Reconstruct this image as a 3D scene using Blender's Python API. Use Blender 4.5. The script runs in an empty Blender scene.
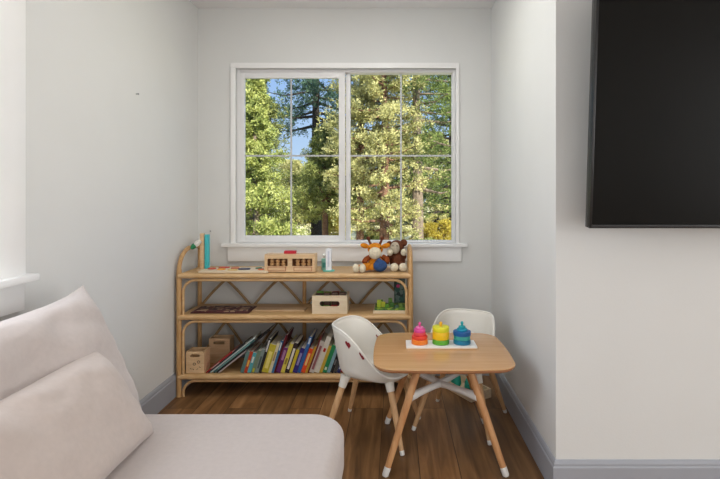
import bpy, bmesh, math, random
import numpy as np
from mathutils import Vector, Matrix, noise
R = math.radians
PI = math.pi
S = bpy.context.scene
COL = S.collection

# ------------------------------------------------------------------ camera, world, sun, lights, exposure
cam_d = bpy.data.cameras.new('camera')
cam = bpy.data.objects.new('camera', cam_d); COL.objects.link(cam)
cam.location = (0, 0, 1.22); cam.rotation_euler = (PI/2, 0, 0)
cam_d.sensor_width = 36; cam_d.lens = 25.0
cam_d.shift_x = -35/720; cam_d.shift_y = -41.5/720
cam_d.clip_start = 0.05; cam_d.clip_end = 300
S.camera = cam
S.view_settings.view_transform = 'Standard'; S.view_settings.look = 'None'
S.view_settings.gamma = 1; S.view_settings.use_curve_mapping = False
S.view_settings.exposure = 0.0

w = bpy.data.worlds.new('sky'); S.world = w; w.use_nodes = True
nt = w.node_tree; nt.nodes.clear()
o_ = nt.nodes.new('ShaderNodeOutputWorld'); bg = nt.nodes.new('ShaderNodeBackground')
tc = nt.nodes.new('ShaderNodeTexCoord'); sx = nt.nodes.new('ShaderNodeSeparateXYZ')
rp = nt.nodes.new('ShaderNodeValToRGB')
rp.color_ramp.elements[0].position = 0.0; rp.color_ramp.elements[0].color = (.62, .78, 1.0, 1)
rp.color_ramp.elements[1].position = 0.35; rp.color_ramp.elements[1].color = (.24, .46, .95, 1)
nt.links.new(tc.outputs['Generated'], sx.inputs[0]); nt.links.new(sx.outputs['Z'], rp.inputs[0])
nt.links.new(rp.outputs[0], bg.inputs[0]); bg.inputs[1].default_value = 1.0
nt.links.new(bg.outputs[0], o_.inputs[0])

sd = bpy.data.lights.new('sun', 'SUN'); sd.energy = 9.5; sd.angle = R(0.6); sd.color = (1, .95, .84)
sun = bpy.data.objects.new('sun', sd); COL.objects.link(sun)
sun.rotation_euler = Vector((-.40, .78, -.72)).to_track_quat('-Z', 'Y').to_euler()

def area(name, loc, direction, sx_, sy_, power, col=(1, 1, 1)):
    d = bpy.data.lights.new(name, 'AREA'); d.shape = 'RECTANGLE'; d.size = sx_; d.size_y = sy_
    d.energy = power; d.color = col
    o = bpy.data.objects.new(name, d); COL.objects.link(o); o.location = loc
    o.rotation_euler = Vector(direction).to_track_quat('-Z', 'Y').to_euler()
    return o
area('side_window_daylight', (-1.40, 1.08, 1.58), (1, 0, 0), 1.15, 1.15, 16, (.95, .98, 1))
area('rear_fill', (0.9, -3.30, 1.2), (0, 1, 0.03), 3.4, 2.1, 26, (.98, .985, 1))  # unseen fill added behind the camera; the rear wall has no door
area('right_window_daylight', (4.05, .75, 1.30), (-1, 0, 0), 2.1, 1.9, 26, (.97, .985, 1))
area('right_far_window_daylight', (4.05, -2.0, 1.30), (-1, 0, 0), 2.1, 2.0, 74, (.97, .985, 1))
area('ceiling_fill', (1.0, -0.9, 2.50), (0, 0, -1), 2.6, 2.6, 1.5, (1, .97, .93))  # weak overhead fill added behind the camera, no fixture there
area('niche_fill', (-.15, 2.35, 2.515), (0, 0, -1), .5, .5, 9.5, (1, .99, .97))  # unseen lamp added to brighten the niche walls

# ------------------------------------------------------------------ materials
def srgb(r, g, b):
    f = lambda c: (c/255/12.92) if c/255 <= .04045 else ((c/255+.055)/1.055)**2.4
    return (f(r), f(g), f(b), 1)
MATS = {}
def mat(name, rgb, rough=.5, var=.06, scale=30, bump=0.0, metal=0.0, bscale=None, coat=0, spec=.5, sheen=0):
    if name in MATS: return MATS[name]
    m = bpy.data.materials.new(name); m.use_nodes = True; MATS[name] = m
    n = m.node_tree.nodes; l = m.node_tree.links; b = n['Principled BSDF']
    c = srgb(*rgb)
    t = n.new('ShaderNodeTexCoord'); nz = n.new('ShaderNodeTexNoise'); nz.inputs['Scale'].default_value = scale
    nz.inputs['Detail'].default_value = 4
    l.new(t.outputs['Object'], nz.inputs['Vector'])
    r = n.new('ShaderNodeValToRGB')
    r.color_ramp.elements[0].position = .3; r.color_ramp.elements[1].position = .7
    r.color_ramp.elements[0].color = tuple(x*(1-var) for x in c[:3])+(1,)
    r.color_ramp.elements[1].color = tuple(min(1, x*(1+var)) for x in c[:3])+(1,)
    l.new(nz.outputs['Fac'], r.inputs[0]); l.new(r.outputs[0], b.inputs['Base Color'])
    b.inputs['Roughness'].default_value = rough; b.inputs['Metallic'].default_value = metal
    b.inputs['Specular IOR Level'].default_value = spec
    if coat: b.inputs['Coat Weight'].default_value = coat
    if sheen: b.inputs['Sheen Weight'].default_value = sheen
    if bump:
        n2 = n.new('ShaderNodeTexNoise'); n2.inputs['Scale'].default_value = bscale or scale*3
        n2.inputs['Detail'].default_value = 5
        l.new(t.outputs['Object'], n2.inputs['Vector'])
        bp = n.new('ShaderNodeBump'); bp.inputs['Strength'].default_value = bump; bp.inputs['Distance'].default_value = .01
        l.new(n2.outputs['Fac'], bp.inputs['Height']); l.new(bp.outputs[0], b.inputs['Normal'])
    return m

def grain(name, c1, c2, axis='X', scale=8, stretch=12, rough=.45, spec=.4):
    """wood with grain running along AXIS in object space"""
    if name in MATS: return MATS[name]
    m = bpy.data.materials.new(name); m.use_nodes = True; MATS[name] = m
    n = m.node_tree.nodes; l = m.node_tree.links; b = n['Principled BSDF']
    t = n.new('ShaderNodeTexCoord'); mp = n.new('ShaderNodeMapping')
    sc = [stretch]*3; sc['XYZ'.index(axis)] = 1
    mp.inputs['Scale'].default_value = sc
    nz = n.new('ShaderNodeTexNoise'); nz.inputs['Scale'].default_value = scale; nz.inputs['Detail'].default_value = 6
    nz.inputs['Distortion'].default_value = .6
    r = n.new('ShaderNodeValToRGB'); r.color_ramp.elements[0].position = .3; r.color_ramp.elements[1].position = .72
    r.color_ramp.elements[0].color = srgb(*c1); r.color_ramp.elements[1].color = srgb(*c2)
    l.new(t.outputs['Object'], mp.inputs[0]); l.new(mp.outputs[0], nz.inputs['Vector'])
    l.new(nz.outputs['Fac'], r.inputs[0]); l.new(r.outputs[0], b.inputs['Base Color'])
    b.inputs['Roughness'].default_value = rough; b.inputs['Specular IOR Level'].default_value = spec
    return m

def floor_mat():
    m = bpy.data.materials.new('wood_plank_floor'); m.use_nodes = True
    n = m.node_tree.nodes; l = m.node_tree.links; b = n['Principled BSDF']
    t = n.new('ShaderNodeTexCoord'); mp = n.new('ShaderNodeMapping'); mp.inputs['Rotation'].default_value = (0, 0, PI/2)
    mp.inputs['Location'].default_value = (.3, .07, 0)
    br = n.new('ShaderNodeTexBrick'); br.offset = .37; br.inputs['Scale'].default_value = 1
    br.inputs['Brick Width'].default_value = 1.3; br.inputs['Row Height'].default_value = .18
    br.inputs['Mortar Size'].default_value = .0018; br.inputs['Mortar Smooth'].default_value = .3
    br.inputs['Color1'].default_value = (0, 0, 0, 1); br.inputs['Color2'].default_value = (1, 1, 1, 1)
    br.inputs['Mortar'].default_value = (.5, .5, .5, 1)
    l.new(t.outputs['Object'], mp.inputs[0]); l.new(mp.outputs[0], br.inputs['Vector'])
    # per plank shift of the grain
    va = n.new('ShaderNodeVectorMath'); va.operation = 'MULTIPLY_ADD'
    va.inputs[1].default_value = (7, 7, 7)
    l.new(br.outputs['Color'], va.inputs[0]); l.new(t.outputs['Object'], va.inputs[2])
    m2 = n.new('ShaderNodeMapping'); m2.inputs['Scale'].default_value = (14, 1.2, 1)
    nz = n.new('ShaderNodeTexNoise'); nz.inputs['Scale'].default_value = 1.6; nz.inputs['Detail'].default_value = 8; nz.inputs['Distortion'].default_value = .8
    l.new(va.outputs[0], m2.inputs[0]); l.new(m2.outputs[0], nz.inputs['Vector'])
    r = n.new('ShaderNodeValToRGB')
    e = r.color_ramp.elements; e[0].position = .25; e[0].color = srgb(98, 70, 43); e[1].position = .78; e[1].color = srgb(180, 138, 94)
    x = r.color_ramp.elements.new(.5); x.color = srgb(138, 101, 64)
    l.new(nz.outputs['Fac'], r.inputs[0])
    hs = n.new('ShaderNodeMix'); hs.data_type = 'RGBA'; hs.blend_type = 'MULTIPLY'; hs.inputs[0].default_value = 1
    r2 = n.new('ShaderNodeValToRGB'); r2.color_ramp.elements[0].color = (.72, .70, .68, 1); r2.color_ramp.elements[1].color = (1.15, 1.1, 1.05, 1)
    l.new(br.outputs['Color'], r2.inputs[0]); l.new(r.outputs[0], hs.inputs[6]); l.new(r2.outputs[0], hs.inputs[7])
    mx = n.new('ShaderNodeMix'); mx.data_type = 'RGBA'; mx.inputs[7].default_value = srgb(58, 42, 30)
    l.new(br.outputs['Fac'], mx.inputs[0]); l.new(hs.outputs[2], mx.inputs[6]); l.new(mx.outputs[2], b.inputs['Base Color'])
    b.inputs['Roughness'].default_value = .42; b.inputs['Specular IOR Level'].default_value = .35
    bp = n.new('ShaderNodeBump'); bp.inputs['Strength'].default_value = .15; bp.inputs['Distance'].default_value = .003
    l.new(nz.outputs['Fac'], bp.inputs['Height']); l.new(bp.outputs[0], b.inputs['Normal'])
    return m

def glass_mat():
    m = bpy.data.materials.new('window_glass'); m.use_nodes = True
    n = m.node_tree.nodes; l = m.node_tree.links; n.clear()
    o = n.new('ShaderNodeOutputMaterial'); mx = n.new('ShaderNodeMixShader'); tr = n.new('ShaderNodeBsdfTransparent')
    gl = n.new('ShaderNodeBsdfGlossy'); gl.inputs['Roughness'].default_value = .01
    lw = n.new('ShaderNodeFresnel'); lw.inputs['IOR'].default_value = 1.12
    nz = n.new('ShaderNodeTexNoise'); nz.inputs['Scale'].default_value = .5
    rr = n.new('ShaderNodeValToRGB'); rr.color_ramp.elements[0].color = (.94, .97, .95, 1); rr.color_ramp.elements[1].color = (.97, .98, .97, 1)
    l.new(nz.outputs['Fac'], rr.inputs[0]); l.new(rr.outputs[0], tr.inputs[0])
    l.new(lw.outputs[0], mx.inputs[0]); l.new(tr.outputs[0], mx.inputs[1]); l.new(gl.outputs[0], mx.inputs[2])
    l.new(mx.outputs[0], o.inputs[0]); return m

def leaf_mat(name, ca, cb, trans=.35):
    m = bpy.data.materials.new(name); m.use_nodes = True
    n = m.node_tree.nodes; l = m.node_tree.links; n.clear()
    o = n.new('ShaderNodeOutputMaterial'); mx = n.new('ShaderNodeMixShader'); mx.inputs[0].default_value = trans
    df = n.new('ShaderNodeBsdfDiffuse'); tl = n.new('ShaderNodeBsdfTranslucent')
    g = n.new('ShaderNodeNewGeometry'); nz = n.new('ShaderNodeTexNoise'); nz.inputs['Scale'].default_value = 1.3; nz.inputs['Detail'].default_value = 3
    t = n.new('ShaderNodeTexCoord'); l.new(t.outputs['Object'], nz.inputs['Vector'])
    ma = n.new('ShaderNodeMath'); ma.operation = 'MULTIPLY_ADD'; ma.inputs[1].default_value = .5
    m2 = n.new('ShaderNodeMath'); m2.operation = 'MULTIPLY'; m2.inputs[1].default_value = .6
    l.new(nz.outputs['Fac'], m2.inputs[0])
    l.new(g.outputs['Random Per Island'], ma.inputs[0]); l.new(m2.outputs[0], ma.inputs[2])
    r = n.new('ShaderNodeValToRGB'); r.color_ramp.elements[0].position = .15; r.color_ramp.elements[1].position = .85
    r.color_ramp.elements[0].color = srgb(*ca); r.color_ramp.elements[1].color = srgb(*cb)
    l.new(ma.outputs[0], r.inputs[0]); l.new(r.outputs[0], df.inputs[0]); l.new(r.outputs[0], tl.inputs[0])
    l.new(df.outputs[0], mx.inputs[1]); l.new(tl.outputs[0], mx.inputs[2]); l.new(mx.outputs[0], o.inputs[0])
    return m

def ground_mat():
    m = bpy.data.materials.new('dry_grass_ground'); m.use_nodes = True
    n = m.node_tree.nodes; l = m.node_tree.links; b = n['Principled BSDF']
    t = n.new('ShaderNodeTexCoord'); nz = n.new('ShaderNodeTexNoise'); nz.inputs['Scale'].default_value = .8; nz.inputs['Detail'].default_value = 10
    l.new(t.outputs['Object'], nz.inputs['Vector'])
    r = n.new('ShaderNodeValToRGB'); e = r.color_ramp.elements
    e[0].position = .35; e[0].color = srgb(150, 146, 84); e[1].position = .62; e[1].color = srgb(226, 212, 170)
    l.new(nz.outputs['Fac'], r.inputs[0]); l.new(r.outputs[0], b.inputs['Base Color']); b.inputs['Roughness'].default_value = 1
    return m

M_wall = mat('wall_paint', (224, 224, 221), .85, .01, 4, bump=.04, bscale=120, spec=.2)
M_ceil = mat('ceiling_paint', (240, 239, 238), .9, .01, 4, spec=.2)
M_trim = mat('white_trim_paint', (246, 245, 243), .4, .01, 5)
M_base = mat('grey_baseboard_paint', (164, 167, 174), .5, .02, 5)
M_vinyl = mat('window_vinyl', (236, 235, 234), .4, .01, 5)
M_grid = mat('grid_bar', (196, 198, 198), .4, .02, 5)
M_floor = floor_mat(); M_glass = glass_mat()
M_rattan = grain('rattan', (204, 162, 110), (224, 188, 140), 'X', 14, 3, .5)
M_shelfwood = grain('shelf_veneer', (196, 156, 104), (216, 180, 128), 'X', 5, 10, .5)
M_beech = grain('beech', (196, 150, 104), (222, 182, 136), 'Z', 6, 10, .45)
M_tabletop = grain('table_veneer', (196, 148, 98), (210, 164, 114), 'X', 3, 14, .2, .7)
M_tableedge = grain('table_ply_edge', (150, 98, 58), (176, 122, 78), 'X', 5, 8, .5)
M_white = mat('white_plastic', (236, 234, 230), .35, .01, 8)
M_toywood = grain('toy_wood', (214, 176, 132), (232, 200, 158), 'X', 8, 8, .5)
M_palewood = grain('pale_wood', (226, 202, 168), (240, 222, 192), 'X', 8, 8, .5)
M_darkhole = mat('dark_brown_recess', (74, 44, 26), .7, .2, 40)
M_sofa = mat('beige_sofa_fabric', (193, 182, 177), .95, .03, 60, bump=.12, bscale=500, spec=.15, sheen=.3)

M_pil = mat('pillow_fabric', (190, 176, 168), .95, .03, 60, bump=.6, bscale=8, spec=.15, sheen=.3)
M_back = mat('back_cushion_fabric', (192, 181, 176), .95, .03, 60, bump=.7, bscale=7, spec=.15, sheen=.3)
# ------------------------------------------------------------------ mesh helpers
def mesh_obj(name, bm, m, parent=None, smooth=True, loc=None, rot=None, recalc=True):
    if recalc: bmesh.ops.recalc_face_normals(bm, faces=bm.faces)
    me = bpy.data.meshes.new(name); bm.to_mesh(me); bm.free()
    if isinstance(m, (list, tuple)):
        for x in m: me.materials.append(x)
    else: me.materials.append(m)
    if smooth:
        for p in me.polygons: p.use_smooth = True
        try: me.set_sharp_from_angle(angle=R(38))
        except Exception: pass
    o = bpy.data.objects.new(name, me); COL.objects.link(o)
    if parent is not None: o.parent = parent
    if loc is not None: o.location = loc
    if rot is not None: o.rotation_euler = rot
    return o
def empty(name, loc=(0, 0, 0), rz=0):
    o = bpy.data.objects.new(name, None); COL.objects.link(o); o.empty_display_size = .05
    o.location = loc; o.rotation_euler = (0, 0, rz) if not isinstance(rz, tuple) else rz
    return o
def tag(o, label, cat, group=None, kind=None):
    o['label'] = label; o['category'] = cat
    if group: o['group'] = group
    if kind: o['kind'] = kind
    return o
def struct(o):
    o['kind'] = 'structure'; return o

def box(bm, x0, x1, y0, y1, z0, z1, bev=0, mi=0, M=None):
    vs = [bm.verts.new(p) for p in ((x0,y0,z0),(x1,y0,z0),(x1,y1,z0),(x0,y1,z0),(x0,y0,z1),(x1,y0,z1),(x1,y1,z1),(x0,y1,z1))]
    fs = [bm.faces.new([vs[i] for i in f]) for f in ((0,3,2,1),(4,5,6,7),(0,1,5,4),(1,2,6,5),(2,3,7,6),(3,0,4,7))]
    for f in fs: f.material_index = mi
    if bev:
        es = list({e for f in fs for e in f.edges})
        r = bmesh.ops.bevel(bm, geom=es, offset=bev, segments=2, affect='EDGES', profile=.6)
        for f in r['faces']: f.material_index = mi
        vs = list({v for f in list(r['faces'])+[f for f in fs if f.is_valid] for v in f.verts})
    if M is not None:
        bmesh.ops.transform(bm, matrix=M, verts=vs)
    return vs

def catmull(pts, n=8, closed=False):
    P = [Vector(p) for p in pts]; out = []
    m = len(P); rng = range(m if closed else m-1)
    for i in rng:
        a = P[(i-1) % m] if closed or i > 0 else P[0]*2-P[1]
        b = P[i]; c = P[(i+1) % m]
        d = P[(i+2) % m] if closed or i+2 < m else P[-1]*2-P[-2]
        for k in range(n):
            t = k/n
            out.append(.5*((2*b)+(c-a)*t+(2*a-5*b+4*c-d)*t*t+(3*b-a-3*c+d)*t**3))
    if not closed: out.append(P[-1])
    return out

def tube(bm, pts, r, seg=10, closed=False, caps=True, mi=0, flat=None):
    """sweep; r a number or list; flat=(ry) scales the second axis"""
    P = [Vector(p) for p in pts]; n = len(P)
    rr = r if isinstance(r, (list, tuple)) else [r]*n
    rings = []; prev = None
    for i in range(n):
        if closed: T = P[(i+1) % n]-P[i-1]
        else: T = P[min(i+1, n-1)]-P[max(i-1, 0)]
        if T.length < 1e-9: T = Vector((0, 0, 1))
        T.normalize()
        if prev is None:
            A = Vector((0, 0, 1)) if abs(T.z) < .9 else Vector((0, 1, 0))
            U = T.cross(A).normalized()
        else:
            U = (prev-T*prev.dot(T)).normalized()
        prev = U; V = T.cross(U)
        ring = []
        for k in range(seg):
            a = 2*PI*k/seg
            ring.append(bm.verts.new(P[i]+U*math.cos(a)*rr[i]+V*math.sin(a)*rr[i]*(flat or 1)))
        rings.append(ring)
    for i in range(n if closed else n-1):
        a, b = rings[i], rings[(i+1) % n]
        for k in range(seg):
            f = bm.faces.new((a[k], a[(k+1) % seg], b[(k+1) % seg], b[k])); f.material_index = mi
    if caps and not closed:
        bm.faces.new(rings[0][::-1]).material_index = mi; bm.faces.new(rings[-1]).material_index = mi

def lathe(bm, prof, seg=32, c=(0, 0), mi=0, M=None):
    rings = []; allv = []
    for r, z in prof:
        if r < 1e-6:
            v = bm.verts.new((c[0], c[1], z)); rings.append([v]); allv.append(v)
        else:
            ring = [bm.verts.new((c[0]+r*math.cos(2*PI*k/seg), c[1]+r*math.sin(2*PI*k/seg), z)) for k in range(seg)]
            rings.append(ring); allv += ring
    for a, b in zip(rings, rings[1:]):
        for k in range(seg):
            k2 = (k+1) % seg
            if len(a) == 1 and len(b) == 1: continue
            if len(a) == 1: f = bm.faces.new((a[0], b[k2], b[k]))
            elif len(b) == 1: f = bm.faces.new((a[k], a[k2], b[0]))
            else: f = bm.faces.new((a[k], a[k2], b[k2], b[k]))
            f.material_index = mi
    if len(rings[0]) > 1: bm.faces.new(rings[0][::-1]).material_index = mi
    if len(rings[-1]) > 1: bm.faces.new(rings[-1]).material_index = mi
    if M is not None: bmesh.ops.transform(bm, matrix=M, verts=allv)

def disc_prof(r, z0, z1, e=.0025):
    return [(r-e, z0), (r-e*.3, z0+e*.3), (r, z0+e), (r, z1-e), (r-e*.3, z1-e*.3), (r-e, z1), (0, z1)]

def rr_outline(hx, hy, r, n=8, bulge=0):
    r = max(min(r, hx*.999, hy*.999), 1e-4); pts = []
    for cx, cy, a0 in ((hx-r, hy-r, 0), (-(hx-r), hy-r, 90), (-(hx-r), -(hy-r), 180), (hx-r, -(hy-r), 270)):
        for k in range(n+1):
            a = R(a0+90*k/n); pts.append([cx+r*math.cos(a), cy+r*math.sin(a)])
    out = []
    m = len(pts)
    for i in range(m):
        a = pts[i]; b = pts[(i+1) % m]; out.append(a)
        if (i+1) % (n+1) == 0:
            for k in range(1, 8):
                t = k/8; out.append([a[0]+(b[0]-a[0])*t, a[1]+(b[1]-a[1])*t])
    if bulge:
        for p in out:
            u, v = p[0]/hx, p[1]/hy
            p[0] += bulge*u*(1-min(1, v*v)); p[1] += bulge*v*(1-min(1, u*u))
    return out
def slab(bm, hx, hy, z0, z1, r=.02, er=.005, n=8, bulge=0, puff=0, c=(0, 0), mi=0, steps=4, M=None, taper=0):
    rings = []
    def ring(d, z):
        o = rr_outline(hx-d, hy-d, r-d, n, bulge)
        rings.append([bm.verts.new((c[0]+p[0], c[1]+p[1], z)) for p in o])
    for k in range(steps+1):
        a = PI/2*k/steps; ring(er*(1-math.sin(a))+taper, z0+er*(1-math.cos(a)))
    for k in range(steps+1):
        a = PI/2*k/steps; ring(er*(1-math.cos(a)), z1-er*(1-math.sin(a)))
    if puff:
        m_ = min(hx, hy)
        for k in (.1, .2, .35, .55, .8):
            ring(er+(m_-er)*k*.98, z1+puff*(1-(1-k)**2.2))
    vs = [v for q in rings for v in q]
    for a, b in zip(rings, rings[1:]):
        for k in range(len(a)):
            bm.faces.new((a[k], a[(k+1) % len(a)], b[(k+1) % len(a)], b[k])).material_index = mi
    bm.faces.new(rings[0][::-1]).material_index = mi; bm.faces.new(rings[-1]).material_index = mi
    if M is not None: bmesh.ops.transform(bm, matrix=M, verts=vs)
def ell(bm, c, r, seg=20, M=None, mi=0):
    """ellipsoid"""
    rx, ry, rz = (r, r, r) if not isinstance(r, tuple) else r
    g = bmesh.ops.create_uvsphere(bm, u_segments=seg, v_segments=seg*2//3, radius=1)
    T = Matrix.Translation(c) @ (M.to_4x4() if M is not None else Matrix()) @ Matrix.Diagonal((rx, ry, rz, 1))
    bmesh.ops.transform(bm, matrix=T, verts=g['verts'])
    for v in g['verts']:
        for f in v.link_faces: f.material_index = mi
def prism(bm, poly, y0, y1, mi=0, M=None):
    """poly in XZ extruded along Y"""
    a = [bm.verts.new((p[0], y0, p[1])) for p in poly]; b = [bm.verts.new((p[0], y1, p[1])) for p in poly]
    n = len(a)
    bm.faces.new(a).material_index = mi; bm.faces.new(b[::-1]).material_index = mi
    for k in range(n): bm.faces.new((a[k], b[k], b[(k+1) % n], a[(k+1) % n])).material_index = mi
    if M is not None: bmesh.ops.transform(bm, matrix=M, verts=a+b)
def NB(): return bmesh.new()
def boxobj(name, x0, x1, y0, y1, z0, z1, m, parent=None, bev=0, rot=None, loc=None):
    bm = NB(); box(bm, x0, x1, y0, y1, z0, z1, bev); return mesh_obj(name, bm, m, parent, smooth=bool(bev), rot=rot, loc=loc)
def frame_with_holes(name, x0, x1, z0, z1, y0, y1, holes, m, parent=None):
    """a panel in XZ with rectangular holes, of real thickness y0..y1; holes = [(hx0,hx1,hz0,hz1)]"""
    xs = sorted({x0, x1, *[h[0] for h in holes], *[h[1] for h in holes]})
    zs = sorted({z0, z1, *[h[2] for h in holes], *[h[3] for h in holes]})
    solid = {}
    for i in range(len(xs)-1):
        for j in range(len(zs)-1):
            cx, cz = (xs[i]+xs[i+1])/2, (zs[j]+zs[j+1])/2
            solid[i, j] = not any(h[0] < cx < h[1] and h[2] < cz < h[3] for h in holes)
    bm = NB(); V = {}
    def v(i, j, y):
        k = (i, j, y)
        if k not in V: V[k] = bm.verts.new((xs[i], y, zs[j]))
        return V[k]
    for (i, j), s in solid.items():
        if not s: continue
        bm.faces.new((v(i, j, y0), v(i+1, j, y0), v(i+1, j+1, y0), v(i, j+1, y0)))
        bm.faces.new((v(i, j+1, y1), v(i+1, j+1, y1), v(i+1, j, y1), v(i, j, y1)))
        for di, dj, a, b in ((-1, 0, (i, j), (i, j+1)), (1, 0, (i+1, j), (i+1, j+1)), (0, -1, (i, j), (i+1, j)), (0, 1, (i, j+1), (i+1, j+1))):
            if not solid.get((i+di, j+dj), False):
                bm.faces.new((v(*a, y0), v(*b, y0), v(*b, y1), v(*a, y1)))
    return mesh_obj(name, bm, m, parent, smooth=False)

# ------------------------------------------------------------------ room shell
XL, XR, YB, YT, ZC = -1.36, .665, 3.45, 2.066, 2.53     # niche walls, back wall, television wall, ceiling
struct(boxobj('floor', -1.6, 4.3, -3.6, 3.65, -.12, 0, M_floor))
struct(boxobj('ceiling', -1.6, 4.3, -3.6, 3.65, ZC, ZC+.15, M_ceil))
WX0, WX1, WZ0, WZ1 = -1.103, .424, .905, 2.118           # rough opening of the back window
struct(frame_with_holes('wall_back', XL-.2, XR+.15, -.0, ZC, YB, YB+.14, [(WX0, WX1, WZ0, WZ1)], M_wall))
struct(boxobj('wall_niche', XR, XR+.13, YT+.0, YB, 0, ZC, M_wall))
struct(boxobj('wall_television', XR+.13, 4.3, YT, YT+.13, 0, ZC, M_wall))
struct(boxobj('wall_right', 4.12, 4.3, -3.6, YT, 0, ZC, M_wall))
struct(boxobj('wall_rear', XL-.2, 4.12, -3.6, -3.42, 0, ZC, M_wall))
LW0, LW1 = .48, 1.695                                    # side window opening along Y
wl = frame_with_holes('wall_left', -3.42, YB, 0, ZC, 0, .2, [(LW0, LW1, .945, 2.2)], M_wall)
# the panel is built in XZ: turn it so its X runs along the room's Y, thickness outward
wl.rotation_euler = (0, 0, PI/2); wl.location = (XL, 0, 0); struct(wl)

def baseboard(name, pts):
    """profiled baseboard along a polyline; wall on its left side"""
    prof = [(0, 0), (.016, 0), (.016, .112), (.012, .118), (.012, .126), (.008, .136), (.004, .14), (0, .14)]
    bm = NB(); P = [Vector((p[0], p[1], 0)) for p in pts]; rows = []
    for i, p in enumerate(P):
        d0 = (P[i]-P[i-1]).normalized() if i > 0 else None
        d1 = (P[i+1]-P[i]).normalized() if i < len(P)-1 else None
        def nrm(d): return Vector((d.y, -d.x, 0))
        if d0 and d1:
            a = nrm(d0); b = nrm(d1); n = (a+b)/(1+a.dot(b))
        else: n = nrm(d0 or d1)
        rows.append([bm.verts.new(p+n*q[0]+Vector((0, 0, q[1]))) for q in prof])
    for a, b in zip(rows, rows[1:]):
        for k in range(len(prof)):
            k2 = (k+1) % len(prof); bm.faces.new((a[k], a[k2], b[k2], b[k]))
    bm.faces.new(rows[0]); bm.faces.new(rows[-1][::-1])
    return struct(mesh_obj(name, bm, M_base, smooth=False))
baseboard('baseboard_left', [(XL, -3.42), (XL, YB)])
baseboard('baseboard_back', [(XL+.016, YB), (XR-.016, YB)])
baseboard('baseboard_right', [(XR, YB), (XR, YT), (4.12, YT)])

# back window -------------------------------------------------------
win = struct(empty('window_1', (0, 0, 0)))
yf = YB
# thin square casing
cx0, cx1, cz0, cz1 = -1.131, .441, .905, 2.150
bm = NB()
box(bm, cx0, WX0+.004, yf-.014, yf+.0, cz0, cz1, .002); box(bm, WX1-.004, cx1, yf-.014, yf, cz0, cz1, .002)
box(bm, cx0, cx1, yf-.015, yf, WZ1-.004, cz1, .002)
mesh_obj('casing', bm, M_trim, win)
bm = NB(); box(bm, cx0-.058, cx1+.055, yf-.038, yf+.05, .885, .908, .004); mesh_obj('window_sill', bm, M_trim, win)
bm = NB(); box(bm, cx0-.018, cx1+.015, yf-.016, yf, .785, .885, .002); mesh_obj('apron', bm, M_trim, win)
# vinyl frame, set back in the opening
fy0, fy1 = yf+.035, yf+.11
def ring_frame(name, x0, x1, z0, z1, y0, y1, wl_, wr_, wb_, wt_, m, parent, bev=.003):
    bm = NB()
    box(bm, x0, x0+wl_, y0, y1, z0, z1, bev); box(bm, x1-wr_, x1, y0, y1, z0, z1, bev)
    box(bm, x0+wl_-.001, x1-wr_+.001, y0+.001, y1, z0, z0+wb_, bev); box(bm, x0+wl_-.001, x1-wr_+.001, y0+.001, y1, z1-wt_, z1, bev)
    return mesh_obj(name, bm, m, parent)
ring_frame('window_frame', WX0+.001, WX1-.001, WZ0+.004, WZ1-.001, fy0, fy1, .020, .018, .012, .022, M_vinyl, win)
# glass: left 245..339 x 79..235 px, right 350..452 x 73..240 px, at y = 3.52
def PX(x, D): return (x-395)/500*D
def PZ(y, D): return 1.22-(y-198)/500*D
gyl, gyr = 3.50, 3.53
gl = (PX(245, gyl), PX(339, gyl), PZ(235.5, gyl), PZ(78.5, gyl)); gr = (PX(350.5, gyr), PX(451.5, gyr), PZ(240, gyr), PZ(73.5, gyr))
xa = WX0+.020; xb = PX(345, 3.49)
sash_l = ring_frame('sliding_sash', xa, xb, WZ0+.014, WZ1-.022, 3.487, 3.515, gl[0]-xa, xb-gl[1], gl[2]-WZ0-.014, WZ1-.022-gl[3], M_vinyl, win)
xc = PX(346, 3.53); xd = WX1-.018
sash_r = ring_frame('fixed_sash', xc, xd, WZ0+.014, WZ1-.022, 3.517, 3.545, gr[0]-xc, xd-gr[1], gr[2]-WZ0-.014, WZ1-.022-gr[3], M_vinyl, win)
for g, y in ((gl, gyl), (gr, gyr)):
    boxobj('pane', g[0]-.004, g[1]+.004, y+.002, y+.0035, g[2]-.004, g[3]+.004, M_glass, win)
    bm = NB(); xm = (g[0]+g[1])/2 - (.005 if g is gl else 0); zm = PZ(155.8, y)
    box(bm, xm-.006, xm+.006, y-.003, y+.001, g[2], g[3], .001); box(bm, g[0], g[1], y-.004, y+.0005, zm-.006, zm+.006, .001)
    mesh_obj('muntin', bm, M_grid, win)
bm = NB(); box(bm, xb-.028, xb-.014, 3.475, 3.487, PZ(160, 3.48), PZ(150, 3.48), .003); mesh_obj('latch', bm, M_vinyl, win)

# side window in the left wall ---------------------------------------
w2 = struct(empty('window_2', (0, 0, 0)))
bm = NB()
box(bm, XL, XL+.018, LW1-.004, 1.818, .94, 2.30, .002); box(bm, XL, XL+.018, LW0-.10, LW0+.004, .94, 2.30, .002)
box(bm, XL, XL+.020, LW0-.10, 1.818, 2.19, 2.30, .002)
mesh_obj('casing', bm, M_trim, w2)
bm = NB(); box(bm, XL-.16, XL+.052, LW0-.14, 1.843, .918, .943, .005); mesh_obj('window_sill', bm, M_trim, w2)
bm = NB(); box(bm, XL, XL+.018, LW0-.11, 1.812, .815, .918, .002); mesh_obj('apron', bm, M_trim, w2)
bm = NB()
for a, b in ((LW0, LW0+.05), (LW1-.05, LW1), ((LW0+LW1)/2-.03, (LW0+LW1)/2+.03)): box(bm, XL-.17, XL-.10, a, b, .945, 2.2, .003)
box(bm, XL-.168, XL-.102, LW0+.04, LW1-.04, .945, .995, .003); box(bm, XL-.168, XL-.102, LW0+.04, LW1-.04, 2.15, 2.2, .003)
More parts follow.
